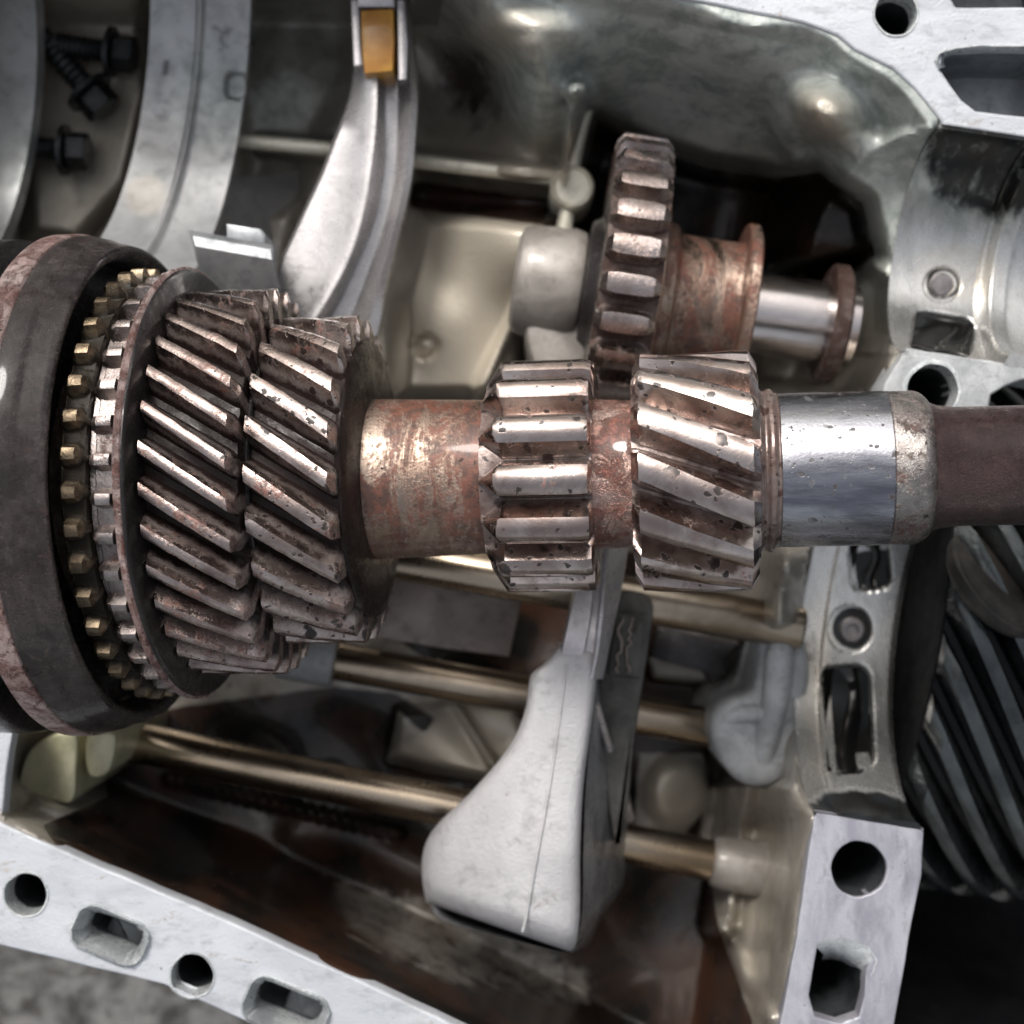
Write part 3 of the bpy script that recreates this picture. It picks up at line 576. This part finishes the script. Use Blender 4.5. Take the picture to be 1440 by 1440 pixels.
#lathe('end_boss', rounded([(-.1, .0001), (-.1, .62), (-.02, .78), (.22, .78), (.3, .70), (.9, .7)], .05), M_plate, casing, AXM(1212, 462, zi), 64)
# rail bosses in the lower right wall
zr = -3.4
for (x, y, r) in ((1015, 1025, .52), (1006, 1212, .44)):
    lathe('rail_boss', rounded([(-.1, .0001), (-.1, r*.8), (.05, r), (1.2, r*1.05), (1.3, .3)], .08), M_bosscast if y < 1100 else M_bosswarm, casing, AXM(x, y, zr), 48)
solid('boss_block', catmull([(1072, 892), (1120, 885), (1140, 930), (1134, 1010), (1112, 1085), (1075, 1108), (1036, 1098), (1006, 1056), (1002, 1012), (1026, 986), (1058, 972), (1066, 930)], 5), -2.35, -5.2, M_bosscast, casing, 16, 60)
tube('boss_ridge', [P(1098, 890, -2.45), P(1096, 930, -2.32), P(1090, 985, -2.32), P(1078, 1040, -2.38), P(1066, 1095, -2.6)], [.20, .24, .22, .20, .14], M_bosscast, casing, 20)
tube('boss_ridge', [P(1012, 1012, -2.5), P(1045, 1004, -2.36), P(1085, 1002, -2.36)], [.12, .15, .16], M_bosscast, casing, 16)
# corner window at the lower left with yellowed casting behind
solid('corner_pad', catmull([(28, 1120), (34, 1070), (60, 1040), (104, 1030), (106, 1085), (100, 1128), (66, 1124)], 5), -1.7, -5, M_wax, casing, 4, 60)
solid('corner_pad', catmull([(122, 1036), (158, 1030), (160, 1060), (148, 1090), (124, 1088)], 5), -1.7, -5, M_wax, casing, 4, 60)
tube('corner_rib', [P(-10, 1148, -1.6), P(40, 1152, -2.2), P(85, 1142, -2.6), P(112, 1110, -3)], .10, M_bosscast, casing)
plate('end_wall', [(-140, 1010), (18, 1028), (8, 1090), (2, 1160), (-140, 1160)], [], -.05, .3, M_flange, casing, .03)

# ------------------------------------------------------------------ oil pool in the bottom of the casing
# ------------------------------------------------------------------ shift rails
def rail(p0, p1, z, r, label, name='shift_rail'):
    a, b = P(*p0, z), P(*p1, z); L = (b-a).length
    o = empty(name, a); tag(o, label, 'shift rail', 'round shift rails in the casing')
    lathe('rod', [(0, .0001), (0, r*.9), (.05, r), (L-.05, r), (L, r*.9), (L, .0001)], M_rail, o, frame(a, b-a), 64)
    return o
rA = rail((360, 909), (1030, 1029), zr, .315, 'middle bronze tinted shift rail passing behind the white cast fork')
lathe('collar', rounded([(0, .0001), (0, .42), (.95, .42), (.95, .0001)], .04), M_bosscast, rA, frame(P(392, 917, zr), P(1030, 1029, zr)-P(360, 909, zr)), 48)
rB = rail((170, 1040), (1016, 1213), zr, .33, 'lowest shift rail, running from under the big gears through the foot of the white fork')
rC = rail((480, 771), (1128, 884), -2.4, .345, 'uppermost shift rail, right of the dark bracket and under the pinion end of the shaft')
# ------------------------------------------------------------------ white cast fork
F = tag(empty('shift_fork', P(740, 1180, -3)), 'white matt cast aluminium shift fork with a seam line, standing upright below the spur gear', 'shift fork')
top_o = [(790, 905), (832, 905), (838, 955), (830, 1030), (820, 1110), (816, 1200), (815, 1290), (806, 1338), (786, 1341), (700, 1321), (618, 1297), (598, 1262), (594, 1205), (612, 1163), (664, 1112), (716, 1050), (738, 1000), (746, 950), (758, 940), (772, 925)]
low_o = [(800, 895), (838, 905), (846, 960), (866, 1050), (886, 1120), (889, 1170), (878, 1240), (846, 1290), (812, 1338), (720, 1310), (640, 1280), (628, 1250), (628, 1205), (642, 1165), (690, 1110), (730, 1050), (744, 1000), (752, 950), (764, 940), (778, 925)]
T = catmull(top_o, 5); B = catmull(low_o, 5)
def lerp2(a, b, t): return [(p[0]+(q[0]-p[0])*t, p[1]+(q[1]-p[1])*t) for p, q in zip(a, b)]
zt = -.3
def fz(x, y, z): return z - .25*max(0, (y-1200))/140 - 1.1*max(0, min(1, (760-x)/170))**1.6      # face falls away to the left and the foot
Ti = inset(T, 10)
Tn = catmull(top_o, 14)
def row(c):
    m = .36*max(0, (c-950)/390); xs = []
    for p, q in zip(Tn, Tn[1:]+Tn[:1]):
        f0 = p[1]-c-m*(p[0]-760); f1 = q[1]-c-m*(q[0]-760)
        if f0*f1 <= 0 and f0 != f1: xs.append(p[0]+(q[0]-p[0])*f0/(f0-f1))
    return (min(xs), max(xs), m) if len(xs) > 1 else None
L = []
for k in range(61):
    c = 908+(1324-908)*k/60; rw = row(c)
    if not rw: continue
    xl, xr, m = rw; w = xr-xl; e = .35*max(0, (k-55)/5)**2+.12*max(0, (2-k)/2)
    sec = [(0, -.75-.3*e), (0, -.42), (.012, -.27), (.035, -.14), (.07, -.05), (.13, -.01), (.25, 0), (.5, 0), (.75, 0), (.87, -.005), (.93, -.03), (.965, -.09), (.99, -.2), (1, -.35), (1, -.75-.3*e)]
    pr = []
    for (t, dz) in sec:
        x = xl+w*t+(0 if 0 < t < 1 else 0); y = c+m*(x-760); z = fz(x, y, zt)+dz-e
        pr.append(P(x, y, z))
    L.append(pr)
last = [Vector((p.x, p.y-.03, p.z-.35)) for p in L[-1]]; L.append(last)
first = [Vector((p.x, p.y+.02, p.z-.35)) for p in L[0]]; L.insert(0, first)
loft('fork_body', L, M_fork, F, 60)
B1 = lerp2(T, B, .1); B2 = lerp2(T, B, .85)
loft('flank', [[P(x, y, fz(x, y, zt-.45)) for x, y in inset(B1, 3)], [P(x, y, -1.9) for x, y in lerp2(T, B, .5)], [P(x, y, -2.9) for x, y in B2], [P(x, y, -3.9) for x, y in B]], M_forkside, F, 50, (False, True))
tube('seam', [P(x, y, fz(x, y, zt)+.004) for x, y in catmull([(797, 935), (788, 1000), (777, 1080), (765, 1150), (752, 1220), (742, 1280), (735, 1310)], 5, False)], .022, M_fork, F, 8)
tube('side_rib', [P(825, 1128, -1.6), P(850, 1132, -2.1), P(876, 1140, -2.6), P(887, 1150, -3.0)], .07, M_forkarm, F, 10)
tube('side_rib', [P(838, 990, -1.3), P(856, 1050, -1.9), P(874, 1110, -2.5), P(886, 1145, -2.9)], .06, M_forkarm, F, 10)
# polished arm: flat left face, round right ridge
ARM = [(765, 812, 838, 848, 862, 878, .35), (850, 800, 832, 846, 858, 868, .25), (905, 788, 826, 842, 852, 858, .05), (945, 776, 824, 838, 846, 850, -.1), (990, 762, 822, 832, 838, 842, -.5)]
ARM = [(770, 818, 842, 853, 866, 884, -.55), (820, 808, 838, 848, 860, 876, -.45), (870, 797, 832, 843, 854, 866, -.35), (915, 787, 824, 838, 848, 856, -.3), (955, 778, 812, 830, 840, 848, -.42)]
L = []
for (y, x0, x1, x2, x3, x4, z) in ARM:
    L.append([P(x0+4, y, z-.9), P(x0, y, z-.12), P(x0+4, y, z), P(x1-3, y, z+.01), P(x1, y, z-.06), P(x2-4, y, z-.04), P(x2, y, z+.1), P(x2+4, y, z+.09), P(x3, y, z-.1), P(x4-2, y, z-.3), P(x4, y, z-.5), P(x4-4, y, z-1.0)])
loft('arm', L, M_forkarm, F, 40)

# ------------------------------------------------------------------ dark bracket, plates behind
Bk = tag(empty('selector_bracket', P(880, 940, -2.6)), 'dark oily cast selector bracket clamped on the rails right behind the white fork', 'bracket')
solid('bracket_body', catmull([(862, 835), (916, 842), (914, 900), (902, 980), (892, 1050), (884, 1130), (866, 1190), (846, 1060), (842, 960), (850, 890)], 4), -1.9, -4.2, M_bracket, Bk, 7)
solid('raised_frame', rrect(883, 907, 46, 92, 6, 6, .6), -1.82, -2.0, M_bracket, Bk, 3)
for x_ in (874, 888):
    tube('cast_ridge', [P(x_+random.uniform(-4, 4)+(y-870)*-.08, y, -1.80+random.uniform(-.02, .02)) for y in range(868, 948, 6)], .03, M_plate, Bk, 6)
pl = tag(solid('guide_plate', [(522, 790), (640, 808), (738, 826), (716, 924), (620, 912), (528, 896)], -3.0, -3.5, M_plate, None, 4), 'flat brown grey guide plate lying between two rails left of the white fork', 'plate')
sp = tag(solid('selector_gate', [(925, 880), (1040, 902), (1022, 925), (1018, 950), (1002, 962), (990, 945), (915, 925)], -3.6, -4.4, M_black, None, 4), 'small black selector gate between the rails right of the dark bracket', 'plate')

# ------------------------------------------------------------------ satin fork, upper left, with amber pad
F2 = tag(empty('shift_fork', P(520, 260, -2.5)), 'curved satin aluminium fork with an amber pad on its upper end', 'shift fork')
st = [(-60, 502, 528, 545, 566, 578), (0, 500, 528, 545, 566, 578), (60, 497, 528, 545, 572, 584), (112, 495, 526, 543, 575, 589), (150, 487, 526, 543, 576, 590), (203, 466, 522, 543, 572, 586), (241, 452, 517, 541, 569, 583), (280, 434, 511, 535, 562, 576),
      (330, 411, 499, 522, 550, 564), (375, 391, 482, 502, 538, 552), (414, 385, 461, 484, 528, 543), (450, 372, 438, 464, 518, 538), (490, 355, 410, 440, 508, 528), (540, 330, 380, 420, 495, 515)]
L = []
for (y, a, b, c, e, f) in catmull(st, 3, False):
    z = -1.7; dk = .12*max(0, (y-300))/200
    L.append([P(a+6, y, z-1.1), P(a, y+a*0, z-.22), P(a+5, y, z-.08), P(b-14, y, z), P(b-4, y, z+.09), P(b+4, y, z+.09), P((b+c)/2+5, y, z-.12), P(c, y, z-.38), P((c+e)/2, y, z-.40), P(e-6, y, z-.16), P(e+2, y, z-.05), P(f-3, y, z-.12), P(f, y, z-.3), P(f-5, y, z-1.1)])
loft('fork_body', L, M_fork2, F2, 45)
solid('wear_pad', [(507, 14), (553, 12), (555, 60), (552, 100), (512, 103), (508, 60)], -1.38, -2.1, M_pad, F2, 4)
solid('pad_seat', [(500, -60), (556, -60), (556, 10), (502, 10)], -1.40, -2.1, M_fork2, F2, 5)
solid('pad_clip', [(558, 0), (570, 0), (574, 60), (572, 112), (560, 112)], -1.45, -2.1, M_fork2, F2, 3)
solid('pad_clip', [(493, 0), (505, 0), (507, 60), (510, 92), (497, 92)], -1.45, -2.1, M_fork2, F2, 3)
# grey tab
Tb = tag(empty('synchro_key', P(330, 380, -1.6)), 'bent grey steel tab sticking up behind the big helical gear', 'metal tab')
L = []
for (x0, y0, z) in ((264, 324, -.62), (265, 325, -.46), (268, 332, -.38), (272, 346, -.36), (286, 410, -.72), (300, 460, -1.1)):
    f = (y0-324)/136
    L.append([P(x0+6, y0+2, z-.7), P(x0, y0, z-.04), P(x0+3, y0, z), P(379+22*f, y0+19, z), P(383+22*f, y0+20, z-.05), P(383+22*f, y0+20, z-.7)])
loft('tab', L, M_tab, Tb, 35)
solid('tab_back', [(318, 314), (366, 321), (374, 330), (372, 352), (318, 344)], -.75, -1.8, M_tab, Tb, 4)

# ------------------------------------------------------------------ idler gear on its pin
ID = tag(empty('idler_gear', P(880, 414, zi)), 'small spur gear with worn teeth and rusty hub above the main shaft', 'gear')
Mi = AXM(873, 411, zi); sc = (DC-zi)/DC
rt, rr = 2.16*sc, 1.90*sc
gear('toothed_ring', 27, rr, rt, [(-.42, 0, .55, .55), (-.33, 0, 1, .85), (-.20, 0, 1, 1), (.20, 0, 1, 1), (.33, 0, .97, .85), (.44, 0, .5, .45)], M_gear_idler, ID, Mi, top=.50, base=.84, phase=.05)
lathe('hub', rounded([(.40, .3), (.40, 1.62), (.52, 1.60), (.54, 1.18), (.72, 1.16), (.78, 1.02), (1.75, 1.02), (1.78, 1.33), (1.96, 1.33), (1.98, .80), (1.99, .3)], .03), M_barrel, ID, Mi, 96)
lathe('hub', rounded([(-.60, .3), (-.60, 1.0), (-.44, 1.1), (-.42, 1.5), (-.40, .3)], .03), M_black, ID, Mi, 64)
PN = tag(empty('idler_pin', P(1120, 450, zi)), 'polished steel pin carrying the idler gear, its bare end bright beside the casing wall', 'pin')
lathe('pin_rod', [(0, .0001), (0, .62), (3.9, .62), (3.9, .0001)], M_pin, PN, AXM(850, 408, zi), 64)
lathe('end_flange', rounded([(3.45, .3), (3.45, .93), (3.72, .93), (3.72, .3)], .05), M_gear_idler, PN, AXM(850, 408, zi), 64)

# ------------------------------------------------------------------ differential ring gear, lower right
DG = tag(empty('ring_gear', P(1400, 960, -5.4)), 'large black oil wet helical ring gear at the right edge beyond the casing web', 'gear')
Md = AXM(1236, 850, -5.3); Rd = 4.8
nsl = 26; wd = 5.2
sl_ = [(-.15+wd*i/nsl, 1.55*(wd*i/nsl)/4.8, 1 if i else .6, 1) for i in range(nsl+1)]
gear('toothed_ring', 30, Rd-.52, Rd, sl_, M_wet, DG, Md, top=.34, base=.76, jit=.002)
lathe('carrier', rounded([(-.17, .0001), (-.17, 4.30), (-.13, 4.30), (-.13, .0001)], .01), M_pitch, DG, Md, 96)
lathe('bearing_cage', rounded([(-.2, .45), (-.2, .80), (-.05, .92), (.10, .92), (.10, .80), (.16, .78), (.16, .45)], .03), M_lobe, DG, frame(P(1402, 822, -.9), (.55, .62, .62)), 48)
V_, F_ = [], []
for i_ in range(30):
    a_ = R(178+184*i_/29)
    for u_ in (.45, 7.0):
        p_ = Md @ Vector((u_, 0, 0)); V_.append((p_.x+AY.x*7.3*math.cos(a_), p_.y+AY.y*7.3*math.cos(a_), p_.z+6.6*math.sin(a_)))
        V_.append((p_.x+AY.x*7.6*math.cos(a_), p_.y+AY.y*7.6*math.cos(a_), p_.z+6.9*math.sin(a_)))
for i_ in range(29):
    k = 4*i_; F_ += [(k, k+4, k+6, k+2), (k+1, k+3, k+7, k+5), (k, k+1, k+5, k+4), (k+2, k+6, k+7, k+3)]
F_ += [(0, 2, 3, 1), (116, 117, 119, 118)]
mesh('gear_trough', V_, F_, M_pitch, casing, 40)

# ------------------------------------------------------------------ main gear shaft
zL, zR = 0.25, 1.65
pL, pR = P(130, 683, zL), P(1300, 657, zR)
ax = (pR-pL).normalized(); S = tag(empty('gear_shaft', P(720, 668, 1.6)), 'rust stained gearbox shaft with helical gears and a spur gear lying across the open casing', 'gear shaft')
MS = frame(pL, ax)
def UU(px):                                   # distance along the shaft whose centre shows at photo column px
    lo, hi = -6.0, 25.0
    for _ in range(50):
        m = (lo+hi)/2; p = pL+ax*m
        if PX(*p)[0] < px: lo = m
        else: hi = m
    return lo
def RR(r, px):                                # true radius of a disc that shows r pixels high there (limb of a near cylinder)
    p = pL+ax*UU(px); dd = DC-p.z; t = r/100*dd/DC; return t/math.sqrt(1+(r/100/DC)**2)
def prof(pts, rd=.03): return rounded([(UU(px), max(RR(r, px), .0001)) for px, r in pts], rd)
# shaft body: barrel, neck, journal, rusty end
lathe('barrel', prof([(500, 60), (500, 150), (512, 122), (520, 113), (690, 108), (712, 106), (712, 60)], .04), M_barrel, S, MS, 128)
lathe('neck', prof([(830, 60), (830, 112), (842, 106), (888, 103), (905, 112), (905, 60)], .03), M_neck, S, MS, 128)
lathe('collar', prof([(1050, 60), (1050, 118), (1068, 118), (1070, 112), (1076, 112), (1078, 115), (1086, 115), (1088, 109), (1094, 109), (1094, 60)], .02), M_gear_bright, S, MS, 128)
lathe('journal', prof([(1092, 60), (1092, 107.5), (1110, 108.5), (1246, 108.5), (1246, 60)], .02), M_journal, S, MS, 128)
lathe('journal_end', prof([(1244, 60), (1244, 108), (1285, 108), (1294, 104), (1303, 95), (1305, 60)], .02), M_rustend, S, MS, 128)
lathe('shaft_end', prof([(1295, 60), (1295, 99), (1304, 92), (1316, 87), (1340, 84), (1400, 84), (1700, 85), (1700, 1)], .02), M_shaft, S, MS, 128)
def helical(name, n, pxa, pxb, rt_, rr_, slope, m, top, base, ph, steps=14, chamf=.05, endscale=.6, jit=.006, lean=0, crown=.0):
    ua, ub = UU(pxa), UU(pxb); r1 = RR(rt_, (pxa+pxb)/2); r0 = RR(rr_, (pxa+pxb)/2); k = slope/r1
    sl = [(ua, 0, endscale, .9), (ua+chamf, k*chamf, 1, 1)]+[(ua+(ub-ua)*i/steps, k*(ub-ua)*i/steps, 1, 1) for i in range(1, steps)]+[(ub-chamf, k*(ub-ua-chamf), 1, 1), (ub, k*(ub-ua), endscale, .88)]
    return gear(name, n, r0, r1, sl, m, S, MS, top, base, ph, jit, bore=.6, lean=lean, crown=crown)
# local y axis points up the picture and local z towards the camera: +slope turns y -> z
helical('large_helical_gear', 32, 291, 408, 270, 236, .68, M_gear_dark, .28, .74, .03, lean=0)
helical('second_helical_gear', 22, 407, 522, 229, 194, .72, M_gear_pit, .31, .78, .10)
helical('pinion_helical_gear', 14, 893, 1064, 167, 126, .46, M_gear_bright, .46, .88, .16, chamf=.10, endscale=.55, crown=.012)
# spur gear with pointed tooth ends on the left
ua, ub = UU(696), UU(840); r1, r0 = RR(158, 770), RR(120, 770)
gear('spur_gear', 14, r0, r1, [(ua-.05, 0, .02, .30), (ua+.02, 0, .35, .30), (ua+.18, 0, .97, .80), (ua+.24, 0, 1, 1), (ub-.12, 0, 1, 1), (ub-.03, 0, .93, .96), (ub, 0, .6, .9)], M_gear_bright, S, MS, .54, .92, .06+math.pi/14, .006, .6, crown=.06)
# flange, step rings
lathe('gear_flange', prof([(276, 60), (276, 296), (279, 301), (287, 301), (291, 296), (293, 262), (296, 60)], .02), M_black, S, MS, 160, wob=.008)
lathe('flange_rim', prof([(277, 285), (277, 300), (279, 304), (285, 304), (287, 300), (287, 285)], .01), M_rim, S, MS, 160, wob=.008)
lathe('gear_spacer', prof([(402, 60), (402, 205), (412, 205), (412, 60)], .02), M_black, S, MS, 96)
lathe('end_ring', prof([(518, 60), (518, 196), (526, 196), (530, 178), (532, 150), (533, 60)], .02), M_gear_dark, S, MS, 128, wob=.02)
# dog clutch ring and brass synchro ring
ua = UU(240)
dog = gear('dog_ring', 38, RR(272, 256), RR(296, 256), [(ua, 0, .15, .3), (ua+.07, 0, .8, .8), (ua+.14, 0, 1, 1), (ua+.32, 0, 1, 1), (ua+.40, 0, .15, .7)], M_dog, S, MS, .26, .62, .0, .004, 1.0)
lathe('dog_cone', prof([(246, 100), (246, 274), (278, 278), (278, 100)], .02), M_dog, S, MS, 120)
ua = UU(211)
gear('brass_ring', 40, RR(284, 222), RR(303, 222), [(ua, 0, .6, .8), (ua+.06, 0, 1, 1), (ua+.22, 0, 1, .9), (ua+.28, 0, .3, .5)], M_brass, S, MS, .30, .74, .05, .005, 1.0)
lathe('brass_cone', prof([(208, 100), (208, 284), (238, 280), (238, 100)], .02), M_brass_dark, S, MS, 120)
# sliding sleeve with fork groove
SL = lathe('sliding_sleeve', prof([(12, 200), (12, 340), (30, 347), (66, 347), (72, 340), (76, 300), (108, 300), (112, 342), (116, 349), (120, 350)], .03), M_black, S, MS, 160)
lathe('rubbed_rim', prof([(117, 300), (117, 351), (120, 353), (146, 353), (150, 350), (150, 300)], .03), M_rim, S, MS, 160, wob=.006)
lathe('sleeve_face', prof([(149, 320), (149, 350), (154, 350), (176, 345), (180, 341), (206, 336), (212, 332), (211, 322), (196, 312), (160, 308), (160, 200), (120, 200)], .03), M_sleeve, S, MS, 160)
tube('gouge', [P(18, 936, 4.4), P(30, 950, 4.3), P(52, 976, 4.1)], .05, M_bolttip, S, 8) if False else None

# ------------------------------------------------------------------ loose bolts in the pocket
def bolt(loc, rotz, tilt, label, L=1.0, r=.20):
    o = tag(empty('loose_bolt', (0, 0, 0)), label, 'bolt', 'loose black bolts in the casing pocket')
    I = Matrix.Identity(4)
    v, f = lathe_geo([(0, .0001), (0, r*1.45), (.05, r*1.6), (.3, r*1.6), (.36, r*1.4), (.36, .0001)], 6); mesh('head', v, f, M_bolt, o, 20)
    lathe('washer', [(.36, .1), (.36, r*2.1), (.44, r*2.1), (.44, .1)], M_bolt, o, I, 32)
    pf = [(.44, .0001), (.44, r)]
    n = 9
    for k in range(n): u = .5+(L-.1)*k/n; pf += [(u, r), (u+(L-.1)/n*.5, r*.86)]
    pf += [(L+.40, r)]; lathe('shank', pf, M_bolt, o, I, 24, smooth=20)
    lathe('tip', [(L+.40, r*.98), (L+.48, r*.8), (L+.48, .0001)], M_bolttip, o, I, 24)
    o.location = loc; o.rotation_euler = (0, tilt, rotz); return o
bolt(P(148, 155, -3.9), R(131), R(0), 'black flange bolt lying diagonally with its bare tip towards the left saddle', 1.25)
bolt(P(125, 214, -3.9), R(176), R(0), 'lowest black bolt in the pocket, lying nearly level', .8)
bolt(P(190, 78, -3.9), R(172), R(0), 'uppermost black bolt, its head against the silver saddle', .9)
bolt(P(322, 85, -4.4), R(70), R(-20), 'small dark bolt right of the silver saddle, half hidden in shadow', .5, .16)
for o in list(bpy.data.objects):
    if o.name.startswith('joint_flange') or o.name.startswith('bearing_saddle'): pass
